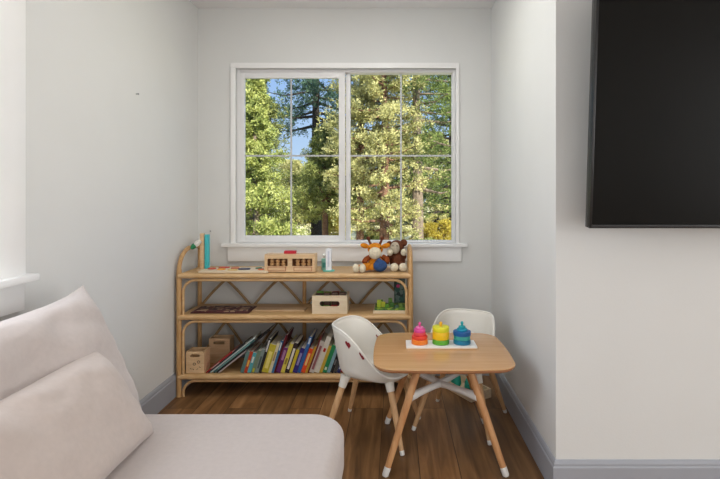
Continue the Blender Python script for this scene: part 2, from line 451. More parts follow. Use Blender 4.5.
mesh_obj('window_frame', bm, M_vinyl, w2)
boxobj('pane', XL-.137, XL-.134, LW0+.04, LW1-.04, .98, 2.16, M_glass, w2)

# ------------------------------------------------------------------ television
M_screen = mat('tv_screen', (24, 23, 21), .3, .05, 2, spec=.06)
M_bezel = mat('tv_bezel', (14, 14, 15), .3, .05, 20)
tilt = R(4.6)
tv = tag(empty('television', (.738, 1.898, 1.105)), 'large black flat screen television tilted on the grey wall', 'television')
tv.rotation_euler = (tilt, 0, 0)
boxobj('housing', 0, 1.665, .004, .045, 0, .945, M_bezel, tv, bev=.003)
bm = NB(); box(bm, .35, 1.3, .044, .075, .2, .7, .008); mesh_obj('rear_panel', bm, M_bezel, tv)
boxobj('screen', .010, 1.655, .001, .0055, .014, .936, M_screen, tv)
ring_frame('bezel', 0, 1.665, 0, .945, -.001, .012, .009, .009, .013, .009, M_bezel, tv, .001)
bm = NB(); box(bm, .55, 1.1, .06, .155, .35, .6, .004); mesh_obj('wall_bracket', bm, mat('bracket_steel', (40, 40, 42), .5, .05, 20, metal=.6), tv)

# ------------------------------------------------------------------ sofa
def fabric_noise(p, s): return noise.fractal(Vector(p)*s, 1.0, 2.0, 3)
def pillow(name, L, H, T, m, parent=None, nu=56, nv=36, p=5, pinch=.05, wr=.006, seed=0, ears=.02, q=.55):
    """soft cushion: local Y length, Z height, X thickness, pinched seams and corners"""
    bm = NB(); F = {}
    for s in (1, -1):
        for i in range(nu+1):
            for j in range(nv+1):
                u = -math.cos(PI*i/nu) if True else 0; v = -math.cos(PI*j/nv)
                edge = i in (0, nu) or j in (0, nv)
                if s == -1 and edge: F[s, i, j] = F[1, i, j]; continue
                th = ((1-abs(u)**p)*(1-abs(v)**p))**q if not edge else 0
                y = L/2*u*(1-pinch*(1-v*v)*abs(u)**3)+ears*u*abs(u*v)**6
                z = H/2*v*(1-pinch*(1-u*u)*abs(v)**3)+ears*v*abs(u*v)**6
                k = fabric_noise((y*1.0+seed, z*1.6, s*3.1), 4.5)
                c = math.sin(y*38+z*9+3*k+seed)*max(0, abs(v)-.45)*wr*1.4 if wr else 0
                x = s*(T/2*th+(wr*2.2*k+c)*th)
                F[s, i, j] = bm.verts.new((x, y, z))
    for s in (1, -1):
        for i in range(nu):
            for j in range(nv):
                q_ = (F[s, i, j], F[s, i+1, j], F[s, i+1, j+1], F[s, i, j+1])
                try: bm.faces.new(q_ if s == 1 else q_[::-1])
                except ValueError: pass
    return mesh_obj(name, bm, m, parent)
sofa = tag(empty('sofa', (-.75, .77, 0)), 'deep beige fabric sofa with rounded seat corner along the white wall', 'sofa')
bm = NB(); slab(bm, .56, 1.05, .10, .27, .10, .02); mesh_obj('base', bm, M_sofa, sofa, loc=(-.015, 0, 0))
bm = NB(); slab(bm, .575, 1.07, .255, .440, .13, .045, n=12, puff=.012, steps=6); mesh_obj('seat_cushion', bm, M_sofa, sofa)
bm = NB(); slab(bm, .055, 1.0, .25, .70, .05, .03); mesh_obj('back_frame', bm, M_sofa, sofa, loc=(-.515, 0, 0))
M_leg = grain('sofa_leg_wood', (90, 62, 42), (120, 86, 60), 'Z', 8, 6)
for lx in (-.48, .46):
    for ly in (-.9, .9):
        bm = NB(); lathe(bm, [(.018, 0), (.026, .11), (0, .11)], 16); mesh_obj('leg', bm, M_leg, sofa, loc=(lx, ly, 0))
bc = pillow('back_cushion', 1.10, .52, .24, M_back, sofa, wr=.011, seed=2, p=6, ears=.03, pinch=.04, q=.5)
bc.location = (-.305, .53, .628); bc.rotation_euler = (0, R(-24), 0)
lp = pillow('lumbar_pillow', .78, .335, .19, M_pil, None, wr=.008, seed=7, ears=.008, p=4, q=.55, pinch=.03)
lp.location = (-.886, 1.258, .584); lp.rotation_euler = (0, R(-35), R(2))
tag(lp, 'small beige throw pillow leaning on the sofa back cushion', 'pillow')

# ------------------------------------------------------------------ rattan bookshelf
FY, BY, PL, PR = 3.07, 3.395, -1.326, .096
ZT, ZM, ZB = .760, .506, .141
rr = .0155
sh = tag(empty('bookshelf', ((PL+PR)/2, (FY+BY)/2, 0)), 'low rattan bookshelf of three shelves under the window', 'bookshelf')
O = Vector(sh.location)
def loc_(pts): return [Vector(p)-O for p in pts]
def pole(name, pts, r, parent=sh, m=None, seg=12):
    bm = NB(); tube(bm, loc_(pts), r, seg); return mesh_obj(name, bm, m or M_rattan, parent)
M_rattanz = grain('rattan_upright', (192, 146, 92), (214, 174, 122), 'Z', 14, 3, .5)
for x in (PL, PR):
    pole('post', [(x, FY, 0), (x, FY, .4), (x, FY, .78)], rr, m=M_rattanz)
    pole('post', [(x, BY, 0), (x, BY, .4), (x, BY, .78)], rr*.9, m=M_rattanz)
    pts = [(x, FY, .775)]
    for k in range(1, 15):
        a = PI/2*k/14
        pts.append((x, FY+.17*(1-math.cos(a)), .775+.125*math.sin(a)))
    pts += [(x, FY+.24, .900), (x, BY-.03, .897), (x, BY, .875), (x, BY, .775)]
    pole('side_rail', catmull(pts, 3), rr*.85, m=M_rattanz)
    for z in (ZT-.02, ZM-.02, ZB-.02):
        pole('side_stretcher', [(x, FY, z), (x, BY, z)], rr*.7)
pole('post', [((PL+PR)/2-.0, BY, 0), ((PL+PR)/2, BY, .76)], rr*.85, m=M_rattanz)
for z in (ZT, ZM, ZB):
    bm = NB(); box(bm, PL-O.x+.012, PR-O.x-.012, FY-O.y, BY-O.y-.012, z-.016, z-.001, .002); mesh_obj('shelf_board', bm, M_shelfwood, sh)
    pole('front_rail', [(PL, FY-.004, z-.018), ((PL+PR)/2, FY-.004, z-.018), (PR, FY-.004, z-.018)], rr*1.02)
    pole('back_rail', [(PL, BY, z-.018), (PR, BY, z-.018)], rr*.8)
def arch(z0, z1):
    x0, x1 = PL+.026, PR-.026; R_ = .075
    pts = [(x0, FY, z0), (x0, FY, z0+(z1-R_-z0)*.5)]
    pts += [(x0+R_*(1-math.cos(a)), FY, z1-R_+R_*math.sin(a)) for a in [PI/2*k/8 for k in range(9)]]
    pts += [((x0+x1)/2, FY, z1)]
    pts += [(x1-R_*(1-math.cos(a)), FY, z1-R_+R_*math.sin(a)) for a in [PI/2*k/8 for k in range(8, -1, -1)]]
    pts += [(x1, FY, z0+(z1-R_-z0)*.5), (x1, FY, z0)]
    pole('bent_arch', pts, .0085, seg=10)
arch(ZM-.004, ZT-.044); arch(ZB-.004, ZM-.044); arch(0, ZB-.043)
M_brace = grain('rattan_brace', (150, 122, 84), (176, 146, 104), 'X', 14, 3, .55)
W = (PR-PL)/4
for z0, z1 in ((ZM-.03, ZT-.02), (ZB-.03, ZM-.02)):
    for c in range(4):
        a = PL+W*c; b = a+W
        for s in (0, 1):
            p0, p1 = ((a, b) if s == 0 else (b, a))
            yy = BY+(.004 if s else -.004)
            pole('lattice_brace', catmull([(p0, yy, z0), ((p0*.75+p1*.25), yy, z0+(z1-z0)*.40), ((p0+p1)/2, yy, z0+(z1-z0)*.72), ((p0*.25+p1*.75), yy, z0+(z1-z0)*.93), (p1, yy, z1)], 5), .0090, m=M_brace, seg=8)

# ------------------------------------------------------------------ kids' table
TC = Vector((.222, 2.450, 0)); TZ = .48
tb = tag(empty('kids_table', TC), 'small square kids table with rounded wooden top and splayed legs', 'table')
bm = NB(); slab(bm, .310, .288, TZ-.005, TZ, .080, .002, n=12, bulge=.016); mesh_obj('tabletop', bm, M_tabletop, tb)
bm = NB(); slab(bm, .308, .286, TZ-.020, TZ-.0048, .078, .006, n=12, bulge=.016, taper=.006); mesh_obj('tabletop_edge', bm, M_tableedge, tb)
def splay_leg(parent, top, foot, rt, rf, m, capm, caplen=.03, name='leg'):
    T = Vector(top); F = Vector(foot); d = (T-F); 
    P = lambda t: F+d*t
    tc_ = caplen/d.length
    rel = P(tc_*.8)
    bm = NB(); tube(bm, [p-F for p in (rel, P(.35), P(.7), T)], [rf, rf+(rt-rf)*.5, rt, rt*.95], 16)
    o = mesh_obj(name, bm, m, parent, loc=F)
    bm = NB(); tube(bm, [p-F for p in (P(0), P(tc_*.12), P(tc_*.9), P(tc_))], [rf*.85, rf*1.03, rf*1.08, rf*1.05], 16)
    # flatten the foot on the floor
    for v in bm.verts:
        if v.co.z < 0.0006: v.co.z = 0.0006
    mesh_obj('foot_cap', bm, capm, o)
    return o
M_legwood = grain('table_leg_beech', (188, 132, 84), (214, 164, 114), 'Z', 7, 7, .45)
for sx_, sy_ in ((-1, -1), (1, -1), (-1, 1), (1, 1)):
    splay_leg(tb, (sx_*.112, sy_*.17, TZ-.021), (sx_*.266, sy_*.258, 0), .0175, .0140, M_legwood, M_white, .040)
# white cross brace: four arms meeting in the middle
def brace_arm(sx_, sy_):
    t = .30; end = Vector((sx_*(.268-.156*t*1.0), sy_*(.258-.088*t), .0)) ; end.z = .328
    e = Vector((sx_*(.268+(.112-.268)*(.335/.46)), sy_*(.258+(.17-.258)*(.335/.46)), .322))
    pts = [(0, 0, .312), (e.x*.3, e.y*.3, .316), (e.x*.65, e.y*.65, .320), (e.x, e.y, e.z)]
    bm = NB(); tube(bm, catmull(pts, 6), [.019, .018, .017, .016, .0155, .0155, .0155]+[.016]*5+[.017]*3+[.019]*3+[.021], 12)
    return mesh_obj('cross_brace', bm, M_white, tb)
for sx_, sy_ in ((-1, -1), (1, -1), (-1, 1), (1, 1)): brace_arm(sx_, sy_)

# ------------------------------------------------------------------ kids' chairs
def shell_pt(th, s, inset=0):
    a, b, n = .195, .185, 2.7
    c, si = math.cos(th), math.sin(th)
    r = 1/((abs(c)/a)**n+(abs(si)/b)**n)**(1/n)
    q = (1-c)/2
    k = min(1, max(0, (q-.12)/.76)); k = k*k*(3-2*k)
    H = .340+.224*k
    z0 = .306
    rad = r*(.86*math.sin(min(s/.58, 1)*PI/2)+.16*max(0, (s-.58)/.42))
    zt = max(0, (s-.25)/.75)**1.55
    z = z0+(H-z0)*zt
    rad -= inset
    return Vector((rad*c-.010*k*zt*max(0, -c), rad*si*(1-.13*k*zt), z))
HEART = []
for i in range(28):
    t = 2*PI*i/28
    HEART.append((16*math.sin(t)**3/17, (13*math.cos(t)-5*math.cos(2*t)-2*math.cos(3*t)-math.cos(4*t))/17))
M_heart = mat('dark_red_heart', (140, 28, 36), .6, .15, 60)
M_shell = mat('chair_shell', (236, 232, 222), .4, .01, 8)
def kids_chair(loc, rz, label, hearts=()):
    ch = tag(empty('kids_chair', loc, rz), label, 'chair', 'white kids chairs around the low table')
    bm = NB(); nt_, ns = 72, 22; rows = []
    cen = bm.verts.new(shell_pt(0, 0))
    for j in range(1, ns+1):
        rows.append([bm.verts.new(shell_pt(2*PI*i/nt_, j/ns)) for i in range(nt_)])
    for i in range(nt_): bm.faces.new((cen, rows[0][i], rows[0][(i+1) % nt_]))
    for a, b in zip(rows, rows[1:]):
        for i in range(nt_): bm.faces.new((a[i], b[i], b[(i+1) % nt_], a[(i+1) % nt_]))
    for f in bm.faces: f.normal_update()
    o = mesh_obj('seat_shell', bm, M_shell, ch)
    md = o.modifiers.new('thickness', 'SOLIDIFY'); md.thickness = .007; md.offset = 0
    tube_pts = [shell_pt(2*PI*i/nt_, 1) for i in range(nt_)]
    bm = NB(); tube(bm, tube_pts, .0055, 8, closed=True); mesh_obj('rim', bm, M_shell, ch)
    for th, s, rot, size in hearts:
        bm = NB(); loops = []
        for inset in (-.0060, .0060):
            vs = []
            for hx, hz in HEART:
                c, s_ = math.cos(rot), math.sin(rot); x = hx*c-hz*s_; z = hx*s_+hz*c
                vs.append(bm.verts.new(shell_pt(th+x*size/.19, s+z*size/.34, inset)))
            loops.append(vs)
        bm.faces.new(loops[0]); bm.faces.new(loops[1][::-1])
        n = len(HEART)
        for k in range(n): bm.faces.new((loops[0][k], loops[0][(k+1) % n], loops[1][(k+1) % n], loops[1][k]))
        mesh_obj('heart_inlay', bm, M_heart, ch, smooth=False)
    for sx_ in (1, -1):
        for sy_ in (1, -1):
            top = Vector((sx_*.112, sy_*.115, .322)); foot = Vector((sx_*.203, sy_*.203, 0))
            d = top-foot
            lg = splay_leg(ch, foot+d*.90, foot, .0165, .0105, M_beech, M_white, .022)
            bm = NB(); q = [foot+d*t-foot for t in (.83, .835, .90, .96, 1.0)]
            tube(bm, q, [.0175, .0195, .021, .0235, .029], 16); mesh_obj('leg_socket', bm, M_shell, lg)
    return ch
kids_chair((-.112, 2.615, 0), R(-14), 'white shell kids chair with dark red hearts facing the table side', hearts=((R(246), .91, R(12), .0150), (R(268), .95, R(12), .0150), (R(98), .90, R(0), .010)))
kids_chair((.362, 2.735, 0), R(-113), 'white shell kids chair behind the low table, back to the window wall')

# ------------------------------------------------------------------ stacking toy on the table
def toycol(n, rgb, rough=.4): return mat('toy_'+n, rgb, rough, .05, 60)
ty = tag(empty('stacking_toy', (.229, 2.500, TZ)), 'three colorful ring stacks on one white board on the kids table', 'toy')
bm = NB(); slab(bm, .174, .060, .0005, .0055, .004, .001); mesh_obj('board_underside', bm, M_toywood, ty)
bm = NB(); slab(bm, .174, .060, .0050, .013, .004, .0015); mesh_obj('board', bm, M_white, ty)
def stack(cx, tiers, knob, krgb):
    z = .013
    for n, rgb, r, h in tiers:
        bm = NB(); lathe(bm, disc_prof(r, z+.0003, z+h, .0025), 36); mesh_obj('ring', bm, toycol(n, rgb), ty, loc=(cx, 0, 0)); z += h
    bm = NB()
    lathe(bm, [(.006, z), (.006, z+.006), (.0035+knob, z+.009), (knob+.006, z+.015), (knob+.003, z+.021), (0, z+.024)], 20)
    mesh_obj('knob', bm, toycol(*krgb), ty, loc=(cx, 0, 0))
stack(-.106, [('orange', (240, 128, 36), .041, .024), ('red', (222, 62, 40), .039, .018), ('coral', (226, 72, 84), .031, .016), ('magenta', (222, 74, 150), .029, .016), ('pink', (236, 120, 180), .020, .010)], .002, ('magenta', (222, 74, 150)))
stack(0, [('green', (92, 170, 44), .042, .024), ('yellow', (240, 196, 20), .042, .038), ('lemon', (226, 222, 40), .042, .024)], .003, ('amber', (240, 178, 40)))
stack(.106, [('deepblue', (20, 120, 156), .043, .022), ('teal', (60, 170, 160), .041, .020), ('blue', (14, 92, 160), .044, .022), ('turquoise', (30, 152, 180), .026, .012), ('aqua', (30, 160, 170), .017, .012)], .002, ('aqua', (30, 160, 170)))

# ------------------------------------------------------------------ on the top shelf
def rm(rgb, rough=.55, var=.08): return mat('c_%d_%d_%d' % rgb, rgb, rough, var, 50)
# slim standing board toy
t = tag(empty('standing_toy', (-1.198, 3.20, ZT)), 'upright wooden toy with teal panel standing on the shelf corner', 'toy')
boxobj('post', -.040, -.014, -.03, .00, .0, .235, M_toywood, t, bev=.003)
boxobj('panel', -.010, .014, -.03, .0, .0, .228, rm((70, 192, 196)), t, bev=.003)
boxobj('base', -.05, .03, -.06, .04, .0, .010, M_toywood, t, bev=.002)
bm = NB(); tube(bm, [(-.068, -.045, .158), (-.052, -.04, .172), (-.034, -.03, .19)], [.014, .017, .012], 12); mesh_obj('arm', bm, rm((236, 232, 224)), t)
bm = NB(); tube(bm, [(-.086, -.05, .140), (-.076, -.048, .152), (-.064, -.043, .163)], [.008, .016, .016], 12); mesh_obj('green_tip', bm, rm((44, 140, 92)), t)
# long puzzle tray
t = tag(empty('puzzle_tray', (-1.005, 3.155, ZT)), 'thin pale wooden puzzle tray with coloured pieces lying on the top shelf', 'puzzle')
boxobj('tray', -.20, .225, -.095, .09, .0, .012, M_palewood, t, bev=.002)
for i, (x, y, w_, d_, c) in enumerate([(-.15, 0, .05, .05, (208, 96, 70)), (-.08, -.03, .05, .04, (232, 160, 60)), (-.01, .02, .05, .05, (206, 120, 90)), (.06, -.02, .075, .05, (70, 74, 92)), (.14, .02, .04, .04, (92, 140, 110)), (.0, -.06, .06, .025, (220, 190, 120)), (-.09, .05, .07, .03, (196, 84, 70)), (.17, -.04, .035, .03, (226, 120, 70))]):
    bm = NB(); slab(bm, w_/2, d_/2, .0125, .019, min(w_, d_)*.45, .002, c=(x, y)); mesh_obj('puzzle_piece', bm, rm(c), t)
# wooden bus / house box
t = tag(empty('wooden_toy_bus', (-.648, 3.125, ZT)), 'boxy wooden toy with two open windows and a red roof block', 'toy')
bw, bh = .156, .105
fo = frame_with_holes('body', -bw, bw, .004, bh, -.045, -.037, [(-bw+.018, -.014, .040, .086), (.014, bw-.018, .040, .086)], M_toywood, t)
bm = NB(); box(bm, -bw, bw, .037, .045, .004, bh); box(bm, -bw, -bw+.008, -.037, .037, .004, bh); box(bm, bw-.008, bw, -.037, .037, .004, bh); box(bm, -bw+.008, bw-.008, -.037, .037, .004, .012); box(bm, -bw+.001, bw-.001, -.044, .044, bh-.001, bh+.008)
mesh_obj('box_walls', bm, M_toywood, t, smooth=False)
boxobj('inner_back', -bw+.01, bw-.01, .0, .008, .012, bh-.002, mat('bus_inside', (128, 80, 44), .6, .2, 30), t)
for x in (-.080, .080):
    ring_frame('side_panel', x-.056, x+.056, .010, .036, -.0475, -.0445, .003, .003, .003, .003, mat('panel_line', (170, 90, 60), .6), t, .0005)
    for k in (-1, 0, 1):
        bm = NB(); ell(bm, (x+k*.036, -.018, .070), .013, 14); lathe(bm, [(.012, .040), (.015, .052), (.008, .060), (0, .060)], 14, c=(x+k*.036, -.018)); mesh_obj('passenger', bm, mat('peg_wood', (206, 160, 108), .5, .1, 60), t)
boxobj('roof_block', -.042, .030, -.02, .02, bh+.0075, bh+.026, rm((190, 24, 44)), t, bev=.003)
# teal squiggle and white tower
t = tag(empty('teal_toy', (-.447, 3.19, ZT)), 'small pale teal rounded toy with white knob beside the wooden box', 'toy')
bm = NB(); slab(bm, .022, .012, .0, .075, .012, .004, n=8); mesh_obj('body', bm, rm((138, 196, 180)), t)
bm = NB(); ell(bm, (-.006, 0, .092), .011, 14); tube(bm, [(-.006, 0, .07), (-.006, 0, .09)], .005, 8); mesh_obj('knob', bm, rm((240, 240, 232)), t)
bm = NB(); slab(bm, .014, .004, .018, .050, .01, .001, M=Matrix.Translation((.001, -.0125, 0))); mesh_obj('face_patch', bm, rm((66, 150, 140)), t)
t = tag(empty('toy_tower', (-.416, 3.14, ZT)), 'narrow white toy tower on a teal foot', 'toy')
bm = NB(); slab(bm, .036, .026, .0, .009, .02, .003); mesh_obj('base', bm, rm((110, 196, 180)), t)
bm = NB(); prism(bm, [(-.016, .0085), (.018, .0085), (.016, .138), (.008, .145), (-.010, .145), (-.018, .136)], -.014, .014); mesh_obj('column', bm, rm((234, 236, 240)), t, smooth=False)
bm = NB(); prism(bm, [(-.006, .03), (.006, .03), (.005, .13), (-.005, .13)], -.0155, -.0138); mesh_obj('groove', bm, rm((206, 210, 222)), t, smooth=False)

def yarn(n, rgb): return mat('yarn_'+n, rgb, .95, .14, 90, bump=.6, bscale=220, spec=.1)
def plush(name, parts, m, parent, vox=.0035, loc=None):
    bm = NB()
    for p in parts:
        if p[0] == 'e': ell(bm, p[1], p[2])
        else: tube(bm, catmull(p[1], 5), p[2] if not isinstance(p[2], list) else list(np.interp(np.linspace(0, 1, 5*(len(p[1])-1)+1), np.linspace(0, 1, len(p[2])), p[2])), 14)
    o = mesh_obj(name, bm, m, parent, loc=loc)
    md = o.modifiers.new('fuse', 'REMESH'); md.mode = 'VOXEL'; md.voxel_size = vox; md.use_smooth_shade = True
    s = o.modifiers.new('soft', 'SMOOTH'); s.factor = .5; s.iterations = 3
    return o
M_or = yarn('orange', (222, 140, 40)); M_cr = yarn('cream', (234, 222, 196)); M_br = yarn('brown', (112, 66, 46))
M_ru = yarn('rust', (150, 78, 40)); M_bl = yarn('blue', (62, 90, 138)); M_eye = mat('black_bead', (12, 12, 12), .2); M_bg = yarn('oatmeal', (206, 194, 172))
# giraffe, sitting: head above body, legs towards the room
g = tag(empty('giraffe_plush', (-.116, 3.165, ZT)), 'orange crochet giraffe plush with cream muzzle sitting on the top shelf', 'plush toy')
plush('body', [('e', (0, .005, .045), (.050, .045, .045)), ('t', [(0, .005, .06), (-.002, 0, .085), (-.006, -.005, .105)], .026),
               ('e', (-.008, -.006, .128), (.046, .040, .036)), ('e', (-.010, -.03, .118), (.036, .024, .026)),
               ('t', [(-.02, 0, .035), (-.045, -.035, .025), (-.058, -.062, .022)], [.020, .018, .014]),
               ('t', [(-.01, 0, .035), (-.02, -.035, .03), (-.030, -.062, .022)], [.020, .018, .014])], M_or, g)
for x, z, ym in ((-.050, .110, .098), (-.004, .106, .104)): pass
bm = NB(); ell(bm, (-.008, -.048, .108), (.037, .026, .035)); mesh_obj('muzzle', bm, M_cr, g)
for s in (-1, 1):
    bm = NB(); tube(bm, [(-.008+s*.024, -.004, .150), (-.008+s*.034, -.004, .172), (-.008+s*.040, -.004, .186)], [.008, .007, .007], 10); ell(bm, (-.008+s*.041, -.004, .190), .0115, 12); mesh_obj('horn', bm, M_br, g)
    bm = NB(); ell(bm, (-.008+s*.062, 0, .146), (.026, .010, .015), M=Matrix.Rotation(-s*.25, 3, 'Y')); mesh_obj('ear', bm, M_or, g)
    bm = NB(); ell(bm, (-.008+s*.033, -.034, .136), .0045, 10); mesh_obj('eye', bm, M_eye, g)
    bm = NB(); tube(bm, catmull([(s*.035, -.005, .082), (s*.062, -.02, .068), (s*.064-.006, -.032, .050)], 4), .0155, 12); mesh_obj('arm', bm, M_ru, g)
for p in ((-.116, -.075, .026), (-.078, -.082, .026)):
    bm = NB(); ell(bm, p, (.019, .022, .0255)); mesh_obj('foot', bm, M_cr, g)
    bm = NB(); tube(bm, [(p[0]*.45, -.02, .034), (p[0]*.7, -.05, .028), (p[0], p[1]+.015, p[2])], [.02, .018, .014], 12); mesh_obj('leg', bm, M_or, g)
bm = NB(); ell(bm, (.022, -.052, .036), (.040, .036, .034)); mesh_obj('blue_pouch', bm, M_bl, g)
bm = NB(); tube(bm, [(.016, -.05, .06), (.016, -.045, .078)], [.024, .006], 14); mesh_obj('blue_flap', bm, M_bl, g)
# monkey
k = tag(empty('monkey_plush', (.0065, 3.225, ZT)), 'brown crochet monkey plush leaning beside the orange giraffe', 'plush toy')
plush('body', [('e', (.008, 0, .052), (.048, .042, .050)), ('t', [(.004, 0, .08), (.002, 0, .105)], .024), ('e', (.004, 0, .135), (.044, .040, .042))], M_br, k)
bm = NB(); ell(bm, (-.006, -.028, .132), (.029, .022, .036)); mesh_obj('face', bm, M_bg, k)
bm = NB(); ell(bm, (.046, -.004, .160), (.022, .012, .022)); mesh_obj('ear', bm, M_br, k)
bm = NB(); ell(bm, (-.040, -.002, .154), (.017, .010, .017)); mesh_obj('ear', bm, M_br, k)
for x in (-.018, .006):
    bm = NB(); ell(bm, (x, -.049, .146), .0038, 10); mesh_obj('eye', bm, M_eye, k)
for sx_, hx in ((-1, -.036), (1, .046)):
    bm = NB(); tube(bm, catmull([(sx_*.03+.005, -.01, .085), (hx+sx_*.004, -.04, .078), (hx, -.05, .098)], 4), .013, 12); mesh_obj('arm', bm, M_br, k)
    bm = NB(); ell(bm, (hx, -.055, .108), (.018, .018, .021)); mesh_obj('hand', bm, M_cr, k)
for x in (-.010, .041):
    bm = NB(); tube(bm, [(.005+x*.3, -.02, .04), (x*.8, -.06, .03), (x, -.085, .026)], .019, 12); mesh_obj('leg', bm, M_br, k)
    bm = NB(); ell(bm, (x, -.096, .0255), (.025, .022, .025)); mesh_obj('foot', bm, M_cr, k)

g.scale = (1.08,)*3; k.scale = (1.07,)*3
# ------------------------------------------------------------------ on the middle shelf
def patch_mat(name, c1, c2, c3, scale):
    m = bpy.data.materials.new(name); m.use_nodes = True; n = m.node_tree.nodes; l = m.node_tree.links; b = n['Principled BSDF']
    t = n.new('ShaderNodeTexCoord'); v = n.new('ShaderNodeTexVoronoi'); v.inputs['Scale'].default_value = scale
    l.new(t.outputs['Object'], v.inputs['Vector']); r = n.new('ShaderNodeValToRGB'); r.color_ramp.interpolation = 'CONSTANT'
    e = r.color_ramp.elements; e[0].color = srgb(*c1); e[1].position = .4; e[1].color = srgb(*c2); x = e.new(.7); x.color = srgb(*c3)
    sp = n.new('ShaderNodeSeparateColor'); l.new(v.outputs['Color'], sp.inputs[0]); l.new(sp.outputs[0], r.inputs[0]); l.new(r.outputs[0], b.inputs['Base Color'])
    b.inputs['Roughness'].default_value = .6; return m
t = tag(empty('board_puzzle', (-1.085, 3.195, ZM)), 'dark maroon and brown patterned puzzle board flat on the middle shelf', 'puzzle')
boxobj('board', -.18, .18, -.105, .08, 0, .007, rm((84, 40, 40)), t, bev=.002)
boxobj('puzzle_picture', -.165, .165, -.092, .068, .0065, .012, patch_mat('maroon_patches', (96, 50, 50), (176, 148, 122), (64, 44, 42), 46), t, bev=.001)
t = tag(boxobj('thin_board', -.165, .165, -.045, .05, 0, .007, M_toywood, None, bev=.002), 'thin plain light wooden board lying flat next to the maroon puzzle', 'board')
t.location = (-.735, 3.19, ZM)
t = tag(empty('toy_crate', (-.403, 3.155, ZM)), 'cream wooden crate with long handle slot full of green and red toys', 'crate')
def slot_panel(name, hx, h, y0, y1, sx0, sx1, sz0, sz1, m, parent, cx=0):
    """panel with a stadium shaped hole"""
    bm = NB(); r = (sz1-sz0)/2; n = 10; inner = []
    for k in range(n+1): a = -PI/2+PI*k/n; inner.append((sx1-r+r*math.cos(a), (sz0+sz1)/2+r*math.sin(a)))
    for k in range(n+1): a = PI/2+PI*k/n; inner.append((sx0+r+r*math.cos(a), (sz0+sz1)/2+r*math.sin(a)))
    outer = [(-hx, 0), (hx, 0), (hx, h), (-hx, h)]; es = []
    for loop in (inner, outer):
        v = [bm.verts.new((cx+a, y0, b)) for a, b in loop]
        es += [bm.edges.new((v[i], v[(i+1) % len(v)])) for i in range(len(v))]
    g = bmesh.ops.triangle_fill(bm, use_beauty=True, use_dissolve=False, edges=es)
    e = bmesh.ops.extrude_face_region(bm, geom=[f for f in g['geom'] if isinstance(f, bmesh.types.BMFace)])
    bmesh.ops.translate(bm, verts=[q for q in e['geom'] if isinstance(q, bmesh.types.BMVert)], vec=(0, y1-y0, 0))
    return mesh_obj(name, bm, m, parent, smooth=False)
slot_panel('front_panel', .108, .112, -.075, -.066, -.062, .062, .046, .078, M_palewood, t)
bm = NB(); box(bm, -.108, .108, .066, .075, 0, .112); box(bm, -.108, -.099, -.066, .066, 0, .112); box(bm, .099, .108, -.066, .066, 0, .112); box(bm, -.099, .099, -.066, .066, 0, .008)
mesh_obj('crate_walls', bm, M_palewood, t, smooth=False)
random.seed(4)
cc = [(96, 160, 50), (150, 196, 60), (190, 50, 40), (180, 44, 46), (84, 60, 44), (40, 128, 84)]
cn = ['green', 'light green', 'red', 'crimson', 'shade-darkened brown', 'shade-darkened brown', 'shade-darkened brown', 'shade-darkened brown', 'green', 'light green', 'crimson', 'teal']  # middle row coloured dark so the handle slot reads as shaded
BLK = ['%s painted block in the cream crate, %s row, %s' % (cn[i], ('front', 'middle', 'rear')[i//4], ('by the plain board side', 'second from the plain board side', 'second from the green tray side', 'by the green tray side')[i % 4]) for i in range(12)]
for i in range(12):
    x = -.074+.049*(i % 4); y = -.04+.038*(i//4); c = cc[(0, 1, 2, 3, 4, 4, 4, 4, 0, 1, 3, 5)[i]]
    b = tag(boxobj('toy_block', -.021, .021, -.015, .015, 0, (.034 if i < 4 else .105)+.008*random.random(), rm(c), None, bev=.005), BLK[i], 'block', 'toy blocks packed in the cream crate')
    b.location = (-.403+x+.0, 3.155+y, ZM+.0085)
t = tag(empty('play_tray', (-.03, 3.175, ZM)), 'shallow cream tray with green toy garden on the middle shelf end', 'toy')
bm = NB(); box(bm, -.105, .105, -.085, .10, 0, .006); box(bm, -.105, .105, -.085, -.079, .006, .018); box(bm, -.105, .105, .094, .10, .006, .018); box(bm, -.105, -.099, -.079, .094, .006, .018); box(bm, .099, .105, -.079, .094, .006, .018)
mesh_obj('tray', bm, M_palewood, t, smooth=False)
boxobj('garden_base', -.095, .095, -.075, .09, .0065, .03, patch_mat('garden_patches', (88, 128, 44), (146, 170, 60), (70, 96, 60), 60), t, bev=.002)
for x, y, h_, c in ((-.07, -.04, .075, (170, 190, 50)), (-.045, -.03, .062, (196, 200, 60)), (-.02, -.045, .050, (96, 150, 50)), (.01, -.02, .055, (80, 130, 60)), (.0, .04, .07, (110, 150, 60)), (-.06, .04, .06, (90, 140, 50)), (.04, -.05, .045, (80, 110, 90)), (.065, -.03, .05, (120, 150, 70))):
    bm = NB(); slab(bm, .013, .012, .029, h_, .006, .003, c=(x, y)); mesh_obj('garden_piece', bm, rm(c), t)
t = tag(empty('pouch_toy', (.03, 3.30, ZM)), 'dark green and pink printed fabric toy standing behind the green tray', 'toy')
bm = NB(); slab(bm, .036, .010, 0, .19, .01, .006); mesh_obj('body', bm, patch_mat('printed_fabric', (44, 84, 74), (98, 116, 110), (34, 52, 48), 45), t)
bm = NB(); ell(bm, (-.01, -.012, .135), (.012, .004, .012), 12); mesh_obj('pink_patch', bm, rm((196, 60, 120)), t)

